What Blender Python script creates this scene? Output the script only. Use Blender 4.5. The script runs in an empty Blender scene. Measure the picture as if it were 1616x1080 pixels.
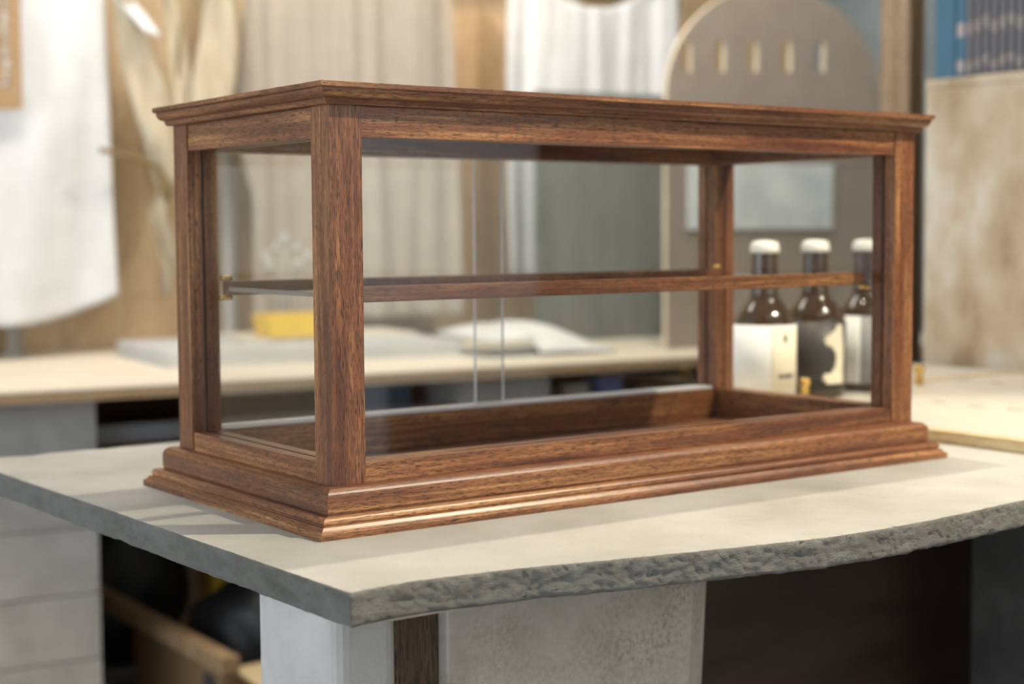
import bpy, bmesh, math, random
from mathutils import Vector, Matrix, noise

random.seed(7)
sc = bpy.context.scene
C = sc.collection

# ------------------------------------------------------------------ camera
CAM = Vector((-0.5473, -1.0081, 0.2256))
YAW, PITCH, ROLL, FPX = 0.9508, -0.0699, -0.0062, 2488.5
F = Vector((math.cos(PITCH)*math.cos(YAW), math.cos(PITCH)*math.sin(YAW), math.sin(PITCH)))
_r = Vector((math.sin(YAW), -math.cos(YAW), 0)); _u = _r.cross(F)
RT = math.cos(ROLL)*_r + math.sin(ROLL)*_u
UP = -math.sin(ROLL)*_r + math.cos(ROLL)*_u
cd = bpy.data.cameras.new('camera'); cam = bpy.data.objects.new('camera', cd); C.objects.link(cam)
cam.matrix_world = Matrix(((RT.x, UP.x, -F.x, CAM.x), (RT.y, UP.y, -F.y, CAM.y), (RT.z, UP.z, -F.z, CAM.z), (0, 0, 0, 1)))
cd.sensor_width = 36; cd.lens = FPX/1616*36; cd.clip_start = .05; cd.clip_end = 60
cd.dof.use_dof = True; cd.dof.focus_distance = 1.16; cd.dof.aperture_fstop = 4.8
sc.camera = cam

# ------------------------------------------------------------------ light
w = bpy.data.worlds.new('daylight'); sc.world = w; w.use_nodes = True
bg = w.node_tree.nodes['Background']; bg.inputs[0].default_value = (.80, .90, 1.0, 1); bg.inputs[1].default_value = 3.0
def spot(name, loc, target, power, col, angle=60, radius=.02, blend=.5):
    l = bpy.data.lights.new(name, 'SPOT'); l.energy = power; l.color = col
    l.spot_size = math.radians(angle); l.spot_blend = blend; l.shadow_soft_size = radius
    o = bpy.data.objects.new(name, l); C.objects.link(o); o.location = loc
    o.rotation_euler = (Vector(target)-Vector(loc)).to_track_quat('-Z', 'Y').to_euler()
WARM = (1.0, .86, .68); SNW = (1.876, 2.50, .80)
def panel(loc, sx, sy, power, col):  # soft overhead fill, added for general brightness
    l = bpy.data.lights.new('overhead_fill_light', 'AREA'); l.shape = 'RECTANGLE'; l.size = sx; l.size_y = sy; l.energy = power; l.color = col
    o = bpy.data.objects.new('overhead_fill_light', l); C.objects.link(o); o.location = loc
spot('ceiling_and_fill_spot', (1.25, -.80, 1.62), (.3, 0, .1), 185, (1, .87, .66), 58, .02)
spot('ceiling_and_fill_spot', (.62, .34, 1.70), (.4, .1, 0), 62, WARM, 80, .02)
spot('ceiling_and_fill_spot', (1.5, 1.2, 1.70), (1.9, 2.5, .4), 38, (1, .90, .76), 95, .04)
spot('ceiling_and_fill_spot', (.1, 1.2, 1.70), (.6, 2.4, .2), 25, (1, .90, .76), 95, .04)
spot('ceiling_and_fill_spot', (.0, -2.2, 1.70), (.1, -3.5, .3), 150, (.88, .94, 1), 110, .05)  # unseen fill, added to brighten the wall behind the viewer
spot('ceiling_and_fill_spot', (1.6, -2.3, 1.70), (1.9, -3.5, .4), 190, (.88, .94, 1), 110, .05)  # added likewise: lights that wall for the haze in the front glass
spot('ceiling_and_fill_spot', (1.25, 1.75, 1.70), SNW, 22, (1, .62, .25), 30, .03, .9)
panel((.9, 1.5, 1.70), 2.0, .5, 26, (1, .94, .86))
panel((1.0, -1.0, 1.70), 2.0, .5, 5, (1, .95, .88))
sc.view_settings.view_transform = 'Standard'; sc.view_settings.look = 'None'
sc.view_settings.exposure = .2; sc.view_settings.gamma = 1; sc.view_settings.use_curve_mapping = False

# ------------------------------------------------------------------ places
E_ = Vector((.9919, -.1273, 0)); N_ = Vector((.1273, .9919, 0))       # bench direction, and into the wall
EROT = math.atan2(E_.y, E_.x)
def SN(s, n, z=0): return E_*s + N_*n + Vector((0, 0, z))
def ray(u, v): return F + RT*((u-808)/FPX) + UP*((540-v)/FPX)
def onn(u, v, n):
    d = ray(u, v); P = CAM + d*((n-CAM.dot(N_))/d.dot(N_)); return P.dot(E_), P.z
def atd(u, v, dist): return CAM + ray(u, v)*dist

# ------------------------------------------------------------------ materials
def mat(name):
    m = bpy.data.materials.new(name); m.use_nodes = True
    nt = m.node_tree; b = nt.nodes['Principled BSDF']; return m, nt, b
def N(nt, t, **k):
    n = nt.nodes.new(t)
    for a, v in k.items(): setattr(n, a, v)
    return n
def ramp(nt, fac, stops):
    r = N(nt, 'ShaderNodeValToRGB'); e = r.color_ramp.elements
    while len(e) < len(stops): e.new(.5)
    for i, (p, c) in enumerate(stops):
        e[i].position = p; e[i].color = (c[0], c[1], c[2], 1)
    nt.links.new(fac, r.inputs[0]); return r.outputs[0]
def mix(nt, fac, a, b, mode='MIX'):
    m = N(nt, 'ShaderNodeMix', data_type='RGBA', blend_type=mode)
    for s, v in ((m.inputs[0], fac), (m.inputs[6], a), (m.inputs[7], b)):
        if hasattr(v, 'is_output'): nt.links.new(v, s)
        elif isinstance(v, (int, float)): s.default_value = v
        else: s.default_value = (v[0], v[1], v[2], 1)
    return m.outputs[2]
def objco(nt, scale=(1, 1, 1), rnd=0):
    tc = N(nt, 'ShaderNodeTexCoord'); mp = N(nt, 'ShaderNodeMapping'); mp.inputs[3].default_value = scale
    src = tc.outputs['Object']
    if rnd:
        oi = N(nt, 'ShaderNodeObjectInfo'); vm = N(nt, 'ShaderNodeVectorMath', operation='SCALE')
        cb = N(nt, 'ShaderNodeCombineXYZ')
        for i in range(3): nt.links.new(oi.outputs['Random'], cb.inputs[i])
        nt.links.new(cb.outputs[0], vm.inputs[0]); vm.inputs[3].default_value = rnd
        ad = N(nt, 'ShaderNodeVectorMath', operation='ADD')
        nt.links.new(src, ad.inputs[0]); nt.links.new(vm.outputs[0], ad.inputs[1]); src = ad.outputs[0]
    nt.links.new(src, mp.inputs[0]); return mp.outputs[0]
def noise_t(nt, vec, scale, detail=3, rough=.5):
    n = N(nt, 'ShaderNodeTexNoise'); n.inputs['Scale'].default_value = scale
    n.inputs['Detail'].default_value = detail; n.inputs['Roughness'].default_value = rough
    nt.links.new(vec, n.inputs['Vector']); return n.outputs[0]
def bump(nt, b, h, strength, dist):
    n = N(nt, 'ShaderNodeBump'); n.inputs['Strength'].default_value = strength; n.inputs['Distance'].default_value = dist
    nt.links.new(h, n.inputs['Height']); nt.links.new(n.outputs[0], b.inputs['Normal'])

def wood(name, axis, dark, mid, light, pore, rough=.38, coat=.25, sx=1.0):
    m, nt, b = mat(name)
    ai = 'XYZ'.index(axis)
    def sc_(al, ac): return tuple(al if i == ai else ac for i in range(3))
    band = noise_t(nt, objco(nt, sc_(3.5*sx, 55*sx), 3.0), 1, 5, .65)
    col = ramp(nt, band, [(.34, dark), (.49, mid), (.64, light)])
    stripe = noise_t(nt, objco(nt, sc_(5*sx, 330*sx), 5.0), 1, 2, .5)
    col = mix(nt, ramp(nt, stripe, [(.42, (.55,)*3), (.60, (0,)*3)]), col, dark, 'MIX')
    fl = noise_t(nt, objco(nt, sc_(150*sx, 2300*sx), 7.0), 1, 1, .5)
    fr = ramp(nt, fl, [(.34, (.95,)*3), (.45, (0,)*3)])
    fl2 = noise_t(nt, objco(nt, sc_(70*sx, 1800*sx), 9.0), 1, 1, .5)
    fr2 = ramp(nt, fl2, [(.33, (.8,)*3), (.43, (0,)*3)])
    col = mix(nt, fr, col, pore); col = mix(nt, fr2, col, pore)
    nt.links.new(col, b.inputs['Base Color'])
    b.inputs['Roughness'].default_value = rough; b.inputs['Coat Weight'].default_value = coat; b.inputs['Coat Roughness'].default_value = .25
    bump(nt, b, fr, -.25, .0004)
    return m
MAH = dict(dark=(.115, .038, .017), mid=(.285, .110, .042), light=(.54, .262, .098), pore=(.030, .011, .007), rough=.40, coat=.12)
WX, WY, WZ = (wood('mahogany_'+a.lower(), a, **MAH) for a in 'XYZ')

def mottle(name, c1, c2, c3=None, scale=6, rough=.8, bscale=60, bstr=.3, bdist=.002, detail=6, stretch=(1, 1, 1), rnd=0):
    m, nt, b = mat(name); v = objco(nt, stretch, rnd)
    st = [(.35, c1), (.65, c2)] if c3 is None else [(.30, c1), (.5, c2), (.70, c3)]
    nt.links.new(ramp(nt, noise_t(nt, v, scale, detail, .6), st), b.inputs['Base Color'])
    b.inputs['Roughness'].default_value = rough
    if bstr: bump(nt, b, noise_t(nt, v, bscale, 5, .65), bstr, bdist)
    return m
def plain(name, c, rough=.6, metal=0, **k):
    m, nt, b = mat(name)
    v = objco(nt, (1, 1, 1))
    nt.links.new(ramp(nt, noise_t(nt, v, 14, 3), [(.3, tuple(x*.93 for x in c)), (.7, tuple(min(1, x*1.05) for x in c))]), b.inputs['Base Color'])
    b.inputs['Roughness'].default_value = rough; b.inputs['Metallic'].default_value = metal
    for a, x in k.items(): b.inputs[a].default_value = x
    return m

# pale concrete of the countertop: cloudy top, rough gritty cast edge
def concrete_top():
    m, nt, b = mat('countertop_concrete'); v = objco(nt)
    cl = ramp(nt, noise_t(nt, v, 5, 6, .62), [(.3, (.29, .283, .255)), (.5, (.395, .392, .365)), (.68, (.465, .465, .445))])
    sp = ramp(nt, noise_t(nt, v, 420, 2, .6), [(.32, (.78,)*3), (.42, (1,)*3)])
    pit = ramp(nt, noise_t(nt, v, 150, 2, .5), [(.23, (.55,)*3), (.28, (1,)*3)])
    c = mix(nt, 1, mix(nt, .6, cl, sp, 'MULTIPLY'), pit, 'MULTIPLY')
    nt.links.new(c, b.inputs['Base Color']); b.inputs['Roughness'].default_value = .55
    bump(nt, b, noise_t(nt, v, 260, 5, .7), .25, .001); return m
def concrete_edge():
    m, nt, b = mat('cast_edge_concrete'); v = objco(nt, (1, 1, 2.2))
    cl = ramp(nt, noise_t(nt, v, 24, 8, .68), [(.28, (.26, .255, .225)), (.5, (.37, .365, .33)), (.72, (.47, .465, .43))])
    pit = ramp(nt, noise_t(nt, v, 130, 3, .6), [(.26, (.25,)*3), (.34, (1,)*3)])
    nt.links.new(mix(nt, 1, cl, pit, 'MULTIPLY'), b.inputs['Base Color']); b.inputs['Roughness'].default_value = .85
    bump(nt, b, noise_t(nt, v, 300, 8, .8), 1.0, .006); return m
M = {}
M['ctop'] = concrete_top(); M['cedge'] = concrete_edge()
M['block'] = mottle('concrete_block', (.36, .355, .33), (.47, .465, .435), scale=9, bscale=220, bstr=.5, rnd=3)
M['mortar'] = mottle('mortar', (.27, .265, .25), (.35, .345, .33), scale=20)
def ped_mat():
    m, nt, b = mat('pedestal_concrete'); v = objco(nt)
    base = ramp(nt, noise_t(nt, v, 13, 6, .6), [(.32, (.40, .35, .29)), (.5, (.56, .51, .445)), (.7, (.64, .595, .53))])
    mask = ramp(nt, noise_t(nt, v, 9, 3, .55), [(.46, (0,)*3), (.64, (.8,)*3)])
    sp = ramp(nt, noise_t(nt, objco(nt, (1, 1, .8)), 210, 6, .75), [(.40, (1,)*3), (.56, (0,)*3)])
    nt.links.new(mix(nt, mix(nt, 1, mask, sp, 'MULTIPLY'), base, (.27, .225, .165)), b.inputs['Base Color'])
    b.inputs['Roughness'].default_value = .85; bump(nt, b, sp, -.35, .002); return m
M['ped'] = ped_mat()
M['pedl'] = mottle('pedestal_concrete_smooth', (.46, .45, .43), (.62, .60, .57), scale=10, bscale=160, bstr=.3)
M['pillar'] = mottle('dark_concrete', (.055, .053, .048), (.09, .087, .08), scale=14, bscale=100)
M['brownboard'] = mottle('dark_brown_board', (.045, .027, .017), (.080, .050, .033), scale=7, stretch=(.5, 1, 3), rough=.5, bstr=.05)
M['pedwood'] = wood('pedestal_wood', 'Z', (.07, .04, .02), (.12, .075, .042), (.17, .11, .065), (.03, .02, .01), .7, 0, .5)
M['ply'] = wood('pale_plywood', 'X', (.74, .66, .53), (.81, .74, .62), (.85, .80, .70), (.68, .58, .44), .6, .0, .25)
M['plywall'] = wood('plywood_wall', 'Z', (.46, .33, .19), (.56, .42, .26), (.63, .50, .33), (.42, .29, .17), .6, 0, .2)
M['plydark'] = plain('plywood_core', (.40, .24, .11), .7)
M['plylight'] = plain('plywood_veneer', (.62, .45, .27), .7)
M['traywood'] = wood('tray_wood', 'Y', (.62, .46, .25), (.74, .59, .36), (.80, .67, .46), (.55, .40, .2), .5, .1, .4)
M['cabwood'] = mottle('blotchy_birch', (.34, .24, .14), (.58, .47, .33), (.80, .76, .68), scale=9, bscale=30, bstr=.1, stretch=(1, 1, .55), detail=7)
M['postwood'] = wood('post_wood', 'Z', (.25, .15, .07), (.42, .29, .16), (.50, .37, .23), (.2, .11, .05), .6, 0, .4)
M['white'] = plain('white_cotton', (.71, .725, .735), .9, **{'Sheen Weight': .2})
M['taupe'] = plain('taupe_linen', (.42, .37, .31), .9, **{'Sheen Weight': .2})
M['kraft'] = plain('kraft_card', (.43, .28, .15), .8)
M['ink_w'] = plain('white_ink', (.8, .76, .70), .8)
M['ink_p'] = plain('faded_print', (.46, .40, .38), .8)
M['ink_d'] = plain('dark_ink', (.06, .055, .05), .8)
M['steel'] = plain('brushed_steel', (.62, .64, .66), .35, .6)
M['darksteel'] = plain('painted_steel', (.22, .23, .25), .45, .3)
M['leaf'] = mottle('dried_leaf', (.37, .30, .20), (.49, .42, .30), (.56, .51, .40), scale=9, bscale=60, bstr=.3, stretch=(3, 3, .6), rnd=2)
M['stem'] = plain('dried_stem', (.22, .16, .07), .8)
M['slate'] = mottle('grey_mortar', (.16, .175, .16), (.25, .265, .25), scale=5, bscale=70, stretch=(2, 2, .5))
M['arch'] = plain('taupe_paint', (.34, .285, .235), .8)
M['cream'] = plain('cream_edge', (.72, .62, .47), .7)
M['paper'] = mottle('printed_paper', (.60, .66, .66), (.84, .88, .87), scale=9, bstr=0, detail=4)
M['page'] = plain('white_page', (.77, .78, .77), .7)
M['trayface'] = mottle('tray_facing', (.50, .47, .41), (.60, .57, .51), scale=5, rough=.35, bstr=0)
M['board'] = mottle('pale_grey_board', (.50, .51, .50), (.58, .59, .58), scale=6, bscale=90, bstr=.2)
M['yellow'] = plain('yellow_paper', (.90, .60, .06), .6)
M['amber'] = plain('brown_glass', (.055, .025, .010), .06, 0, **{'Transmission Weight': .35, 'Coat Weight': .5})
M['cap'] = plain('white_cap', (.80, .79, .74), .35)
M['lab_w'] = plain('white_label', (.84, .84, .82), .6)
M['lab_c'] = plain('cream_label', (.82, .74, .58), .6)
M['lab_d'] = plain('charcoal_label', (.035, .032, .032), .5)
M['lab_g'] = plain('grey_label', (.30, .30, .31), .5)
M['brass'] = plain('brass', (.75, .50, .16), .25, .9)
M['blue'] = plain('blue_binding', (.06, .165, .25), .55)
M['black'] = plain('black_binding', (.028, .030, .028), .5)
M['greyb'] = plain('grey_binding', (.17, .165, .19), .5)
M['blackbag'] = plain('black_plastic', (.012, .012, .014), .45)
M['card'] = plain('cardboard', (.27, .17, .085), .8)
M['cardl'] = plain('cardboard_inside', (.62, .47, .27), .8)
M['bluecloth'] = plain('blue_cloth', (.20, .30, .60), .7)
M['floor'] = mottle('floor_screed', (.16, .15, .14), (.22, .21, .20), scale=4)
M['ceil'] = plain('ceiling_paint', (.70, .68, .64), .9)
M['wallgrey'] = mottle('blue_grey_plaster', (.16, .20, .22), (.24, .29, .31), scale=4)
M['wallpale'] = plain('pale_plaster', (.78, .78, .76), .9)
M['track'] = plain('clear_track', (.75, .76, .80), .3)
M['gedge'] = plain('glass_edge', (.55, .54, .54), .4); M['sedge'] = plain('shelf_glass_edge', (.24, .21, .18), .5)

def glass(name, tint=(.985, .99, .985), f0=.042):
    m = bpy.data.materials.new(name); m.use_nodes = True; nt = m.node_tree; nt.nodes.clear()
    out = N(nt, 'ShaderNodeOutputMaterial'); tr = N(nt, 'ShaderNodeBsdfTransparent'); gl = N(nt, 'ShaderNodeBsdfGlossy'); mx = N(nt, 'ShaderNodeMixShader')
    tr.inputs[0].default_value = (*tint, 1); gl.inputs['Roughness'].default_value = .012
    g = N(nt, 'ShaderNodeNewGeometry'); dt = N(nt, 'ShaderNodeVectorMath', operation='DOT_PRODUCT')
    nt.links.new(g.outputs['Incoming'], dt.inputs[0]); nt.links.new(g.outputs['Normal'], dt.inputs[1])
    def mth(op, a, b_=None):
        n = N(nt, 'ShaderNodeMath', operation=op)
        for i, x in enumerate((a, b_)):
            if x is None: continue
            if hasattr(x, 'is_output'): nt.links.new(x, n.inputs[i])
            else: n.inputs[i].default_value = x
        return n.outputs[0]
    s = mth('POWER', mth('SUBTRACT', 1.0, mth('ABSOLUTE', dt.outputs['Value'])), 5.0)
    fac = mth('ADD', mth('MULTIPLY', s, 1-f0), f0)
    nt.links.new(fac, mx.inputs[0]); nt.links.new(tr.outputs[0], mx.inputs[1]); nt.links.new(gl.outputs[0], mx.inputs[2])
    nt.links.new(mx.outputs[0], out.inputs[0]); return m
M['glass'] = glass('clear_glass')

# ------------------------------------------------------------------ builders
def link(name, me, m, parent=None):
    o = bpy.data.objects.new(name, me); C.objects.link(o)
    for x in (m if isinstance(m, (list, tuple)) else [m]): me.materials.append(x)
    if parent: o.parent = parent
    return o
def tag(o, label=None, cat=None, group=None, kind=None):
    for k, v in (('label', label), ('category', cat), ('group', group), ('kind', kind)):
        if v: o[k] = v
    return o
def thing(name, label, cat, loc=(0, 0, 0), rz=0, group=None):
    o = bpy.data.objects.new(name, None); C.objects.link(o); o.empty_display_size = .05
    o.location = loc; o.rotation_euler = (0, 0, rz); return tag(o, label, cat, group)
def bmobj(name, bm, m, parent=None, smooth=False):
    bmesh.ops.recalc_face_normals(bm, faces=bm.faces[:])
    me = bpy.data.meshes.new(name); bm.to_mesh(me); bm.free()
    if smooth:
        for p in me.polygons: p.use_smooth = True
    return link(name, me, m, parent)
def box(bm, x0, x1, y0, y1, z0, z1, bev=0, mi=0):
    v = [bm.verts.new((x, y, z)) for x in (x0, x1) for y in (y0, y1) for z in (z0, z1)]
    fs = [bm.faces.new([v[i] for i in f]) for f in ((0, 1, 3, 2), (4, 6, 7, 5), (0, 4, 5, 1), (2, 3, 7, 6), (0, 2, 6, 4), (1, 5, 7, 3))]
    for f in fs: f.material_index = mi
    if bev:
        bmesh.ops.recalc_face_normals(bm, faces=fs)
        es = list({e for f in fs for e in f.edges})
        bmesh.ops.bevel(bm, geom=es, offset=bev, segments=2, profile=.7, affect='EDGES')
    return fs
def boxo(name, dims, m, parent=None, bev=0):
    bm = bmesh.new(); box(bm, *dims, bev=bev); return bmobj(name, bm, m, parent)
def lathe(bm, prof, seg=32, c=(0, 0), mi=0):
    rings = [[bm.verts.new((c[0]+r*math.cos(2*math.pi*k/seg), c[1]+r*math.sin(2*math.pi*k/seg), z)) for k in range(seg)] for r, z in prof]
    for a, b in zip(rings, rings[1:]):
        for k in range(seg):
            f = bm.faces.new((a[k], a[(k+1) % seg], b[(k+1) % seg], b[k])); f.material_index = mi; f.smooth = True
    for r in (rings[0], rings[-1]):
        f = bm.faces.new(r); f.material_index = mi
def tube(bm, pts, rad, seg=8):
    rings = []
    for i, p in enumerate(pts):
        p = Vector(p); a = Vector(pts[max(i-1, 0)]); b = Vector(pts[min(i+1, len(pts)-1)])
        t = (b-a).normalized(); s = t.cross(Vector((0, 0, 1)) if abs(t.z) < .9 else Vector((1, 0, 0))).normalized(); q = t.cross(s)
        r = rad[i] if isinstance(rad, (list, tuple)) else rad
        rings.append([bm.verts.new(p+s*r*math.cos(2*math.pi*k/seg)+q*r*math.sin(2*math.pi*k/seg)) for k in range(seg)])
    for a, b in zip(rings, rings[1:]):
        for k in range(seg): bm.faces.new((a[k], a[(k+1) % seg], b[(k+1) % seg], b[k])).smooth = True
    bm.faces.new(rings[0]); bm.faces.new(rings[-1])
def prism(bm, poly, f0, f1):
    """poly: list of 2-D points; f0/f1 map a point to the two ends in 3-D"""
    a = [bm.verts.new(f0(*p)) for p in poly]; b = [bm.verts.new(f1(*p)) for p in poly]; n = len(poly)
    for k in range(n): bm.faces.new((a[k], a[(k+1) % n], b[(k+1) % n], b[k]))
    bm.faces.new(a); bm.faces.new(b[::-1])

# ================================================================== THE ROOM
ZF, ZC = -.75, 1.75
struct = lambda o: tag(o, kind='structure')
struct(boxo('floor', (-4, 4, -4, 4.2, ZF-.1, ZF), M['floor']))
struct(boxo('ceiling', (-4, 4, -4, 4.2, ZC, ZC+.1), M['ceil']))
NW = 2.72
def snbox(name, s0, s1, n0, n1, z0, z1, m, parent=None, bev=0):
    bm = bmesh.new(); box(bm, s0, s1, n0, n1, z0, z1, bev); o = bmobj(name, bm, m, parent)
    if not parent: o.rotation_euler = (0, 0, EROT)
    return o
struct(snbox('wall_back', -3.9, 2.62, NW, NW+.1, ZF, ZC, M['plywall']))
wr = struct(boxo('wall_right', (2.95, 3.05, -3.5, 2.36, ZF, ZC), M['wallgrey'])); boxo('reflection_dark_board', (2.93, 2.95, -3.5, .6, ZF, ZC), M['brownboard'], wr)  # unseen dark board added so the front glass reflects dark at right
# wide daylight window in the left wall
wl = struct(boxo('wall_left', (-2.6, -2.5, -3.5, 3.2, ZF, -.35), M['wallpale']))
bm = bmesh.new(); box(bm, -2.6, -2.5, -3.5, 3.2, 1.5, ZC); box(bm, -2.6, -2.5, -3.5, -1.9, -.35, 1.5); box(bm, -2.6, -2.5, 2.7, 3.2, -.35, 1.5); bmobj('window_surround', bm, M['wallpale'], wl)
# wall behind the viewer: pale plaster; dark low panel and right strip added to shape the glass reflection
wf = struct(boxo('wall_front', (-2.6, 2.84, -3.6, -3.5, ZF, ZC), M['wallpale']))
boxo('reflection_dark_strip', (2.84, 2.93, -3.6, -3.5, ZF, ZC), M['brownboard'], wf); boxo('reflection_low_panel', (2.2, 2.84, -3.5, -3.45, ZF, -.29), M['brownboard'], wf)
o = boxo('trim_1', (-.03, .03, -.03, .03, ZF, ZC), M['postwood'], bev=.003); o.location = atd(1421, 366, 2.95).xy.to_3d(); o.rotation_euler[2] = .25
struct(o)

# ================================================================== COUNTERTOP
def countertop():
    front = [(-.064, -.155), (-.02, -.1505), (.026, -.155), (.065, -.1605), (.133, -.177), (.185, -.188), (.281, -.207), (.345, -.2125), (.427, -.2105), (.553, -.198), (.70, -.187), (.9, -.18), (1.45, -.17)]
    back = [(1.45, .74), (.7, .62), (.45, .588), (-.06, .588), (-.078, .575)]
    left = [(-.0805, .483), (-.074, .254), (-.070, .073)]
    def cat(pts):      # Catmull-Rom
        out = []
        for i in range(len(pts)-1):
            p0, p1, p2, p3 = (Vector(pts[max(min(j, len(pts)-1), 0)]) for j in (i-1, i, i+1, i+2))
            k = max(2, int((p2-p1).length/.002))
            for j in range(k):
                t = j/k; out.append(.5*((2*p1)+(p2-p0)*t+(2*p0-5*p1+4*p2-p3)*t*t+(3*p1-p0-3*p2+p3)*t**3))
        return out
    def lin(pts, st):
        out = []
        for a, b in zip(pts, pts[1:]):
            a, b = Vector(a), Vector(b); k = max(1, int((b-a).length/st))
            out += [a+(b-a)*(j/k) for j in range(k)]
        return out
    loop = cat(front) + lin([front[-1]]+back, .02) + lin([back[-1]]+left+[front[0]], .002)
    n = len(loop); T = .0225; R = 13
    bm = bmesh.new(); rings = []
    nor = []
    for i in range(n):
        d = (loop[(i+1) % n]-loop[i-1]).normalized(); nor.append(Vector((d.y, -d.x)))
    for j in range(R):
        t = j/(R-1); ring = []
        for i, p in enumerate(loop):
            onleft = p.x < -.05 and p.y > -.14
            amp = .45 if onleft else 1.0
            z = -T*t
            q = Vector((p.x*60, p.y*60, z*90)); q2 = Vector((p.x*240, p.y*240, z*300)); q3 = Vector((p.x*14, p.y*14, 3))
            d = .0008*noise.noise(q)+.0011*noise.noise(q2)+.0009*noise.noise(q2*2.1)
            if not onleft:   # a lift line in the casting, running along the edge
                line = -T*(.52+.12*noise.noise(q3)); d -= .0011*max(0, .4+noise.noise(q3*3))*math.exp(-((z-line)/.0009)**2)
            ch = max(0, noise.noise(Vector((p.x*190, p.y*190, 1.7)))-.02)
            if j == 0: d -= .0060*ch+.0006
            if j == 1: d -= .0018*ch
            if j == R-1: d -= .0035*max(0, noise.noise(Vector((p.x*90, p.y*90, 8.7))))+.001
            zz = z - (.0012*ch if j == 0 else 0) + (0.0011*noise.noise(Vector((p.x*70, p.y*70, 5.1))) if j == R-1 else 0)
            ring.append(bm.verts.new((p.x+nor[i].x*d*amp, p.y+nor[i].y*d*amp, zz)))
        rings.append(ring)
    for a, b in zip(rings, rings[1:]):
        for i in range(n):
            f = bm.faces.new((a[i], b[i], b[(i+1) % n], a[(i+1) % n])); f.material_index = 1; f.smooth = True
    cor_ = [(Vector(front[0]), Vector((-.054, -.146))), (Vector(front[-1]), Vector((1.44, -.16))), (Vector(back[0]), Vector((1.44, .73))), (Vector(back[-2]), Vector((-.055, .578))), (Vector(back[-1]), Vector((-.0685, .570)))]
    cv = [None]*len(cor_); inner = []
    for i, p in enumerate(loop):
        hit = [k for k, (c, _) in enumerate(cor_) if (p-c).length < .0125]
        if hit:
            k = hit[0]
            if cv[k] is None: cv[k] = bm.verts.new((*cor_[k][1], 0))
            inner.append(cv[k])
        else: inner.append(bm.verts.new((p.x-nor[i].x*.008, p.y-nor[i].y*.008, 0)))
    for i in range(n):
        vs = [inner[i], rings[0][i], rings[0][(i+1) % n]]
        if inner[(i+1) % n] is not inner[i]: vs.append(inner[(i+1) % n])
        bm.faces.new(vs).material_index = 0
    uq = []
    for v in inner:
        if not uq or v is not uq[-1]: uq.append(v)
    if uq[0] is uq[-1]: uq.pop()
    inner = uq
    bm.faces.new(inner[::-1]).material_index = 0; bm.faces.new(rings[-1]).material_index = 1
    o = bmobj('concrete_countertop', bm, [M['ctop'], M['cedge']])
    for e in o.data.polygons:
        if len(e.vertices) > 4: e.use_smooth = False
    return tag(o, 'pale cast concrete countertop with rough bowed front edge under the glass case', 'countertop')
countertop()
ZU = -.0245
ped = thing('concrete_pedestal', 'grey concrete pedestal with brown wooden strip carrying the countertop', 'pedestal', (.2, .1, ZF))
def pl(p, dx=.2, dy=.1): return [(x-dx, y-dy) for x, y in p]
def rpoly(name, poly, z0, z1, m, parent, bevel=0, taper=None):
    bm = bmesh.new(); tp = taper or (lambda x, y: (x, y))
    prism(bm, poly, lambda x, y: (*tp(x, y), z0), lambda x, y: (x, y, z1))
    if bevel:
        es = [e for e in bm.edges if abs(e.verts[0].co.z-e.verts[1].co.z) > .1]
        bmesh.ops.bevel(bm, geom=es, offset=bevel, segments=4, profile=.5, affect='EDGES')
    return bmobj(name, bm, m, parent)
rpoly('pedestal_block', pl([(.010, .0), (.066, 0), (.066, .15), (.022, .15), (.006, .10)]), 0, ZU-ZF, M['pedl'], ped, .012)
rpoly('wooden_strip', pl([(.067, .012), (.108, .012), (.108, .16), (.067, .16)]), 0, ZU-ZF, M['pedwood'], ped)
rpoly('concrete_slab', pl([(.109, .0), (.368, 0), (.402, .02), (.400, .07), (.109, .07)]), 0, ZU-ZF, M['ped'], ped, .002,
      taper=lambda x, y: (x-(.045 if x > .1 else 0), y))
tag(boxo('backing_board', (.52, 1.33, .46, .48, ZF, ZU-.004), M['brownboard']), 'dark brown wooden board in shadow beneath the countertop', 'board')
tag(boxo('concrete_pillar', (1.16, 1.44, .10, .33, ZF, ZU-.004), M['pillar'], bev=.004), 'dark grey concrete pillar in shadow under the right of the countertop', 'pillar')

# ================================================================== THE DISPLAY CASE
L, D, H = .70, .3313, .3363
CO, PI_, PW = .0112, .025, .0278
ZT, ZB, ZR, ZRT = .3205, .0352, .0508, .2975
case = thing('display_case', 'reddish brown hardwood display case with glass sides and one shelf', 'display case', (L/2, D/2, 0))
def cobj(name, bm, m, parent=None, bev=0):
    bmesh.ops.translate(bm, verts=bm.verts[:], vec=(-L/2, -D/2, 0))
    o = bmobj(name, bm, m, parent or case)
    if bev:
        md = o.modifiers.new('soft_edge', 'BEVEL'); md.width = bev; md.segments = 2; md.limit_method = 'ANGLE'; md.angle_limit = math.radians(50)
    return o
def mitred(name, prof, smooth=False):
    """four mitred lengths of one moulding; prof = (inset, z)"""
    for side in range(4):
        bm = bmesh.new()
        if side == 0: f0, f1, m = (lambda i, z: (i, i, z)), (lambda i, z: (L-i, i, z)), WX
        if side == 1: f0, f1, m = (lambda i, z: (i, i, z)), (lambda i, z: (i, D-i, z)), WY
        if side == 2: f0, f1, m = (lambda i, z: (L-i, i, z)), (lambda i, z: (L-i, D-i, z)), WY
        if side == 3: f0, f1, m = (lambda i, z: (i, D-i, z)), (lambda i, z: (L-i, D-i, z)), WX
        prism(bm, prof, f0, f1)
        cobj(name, bm, m)
def arc(cx, cz, r, a0, a1, k=6): return [(cx+r*math.cos(math.radians(a0+(a1-a0)*j/k)), cz+r*math.sin(math.radians(a0+(a1-a0)*j/k))) for j in range(k+1)]
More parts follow.
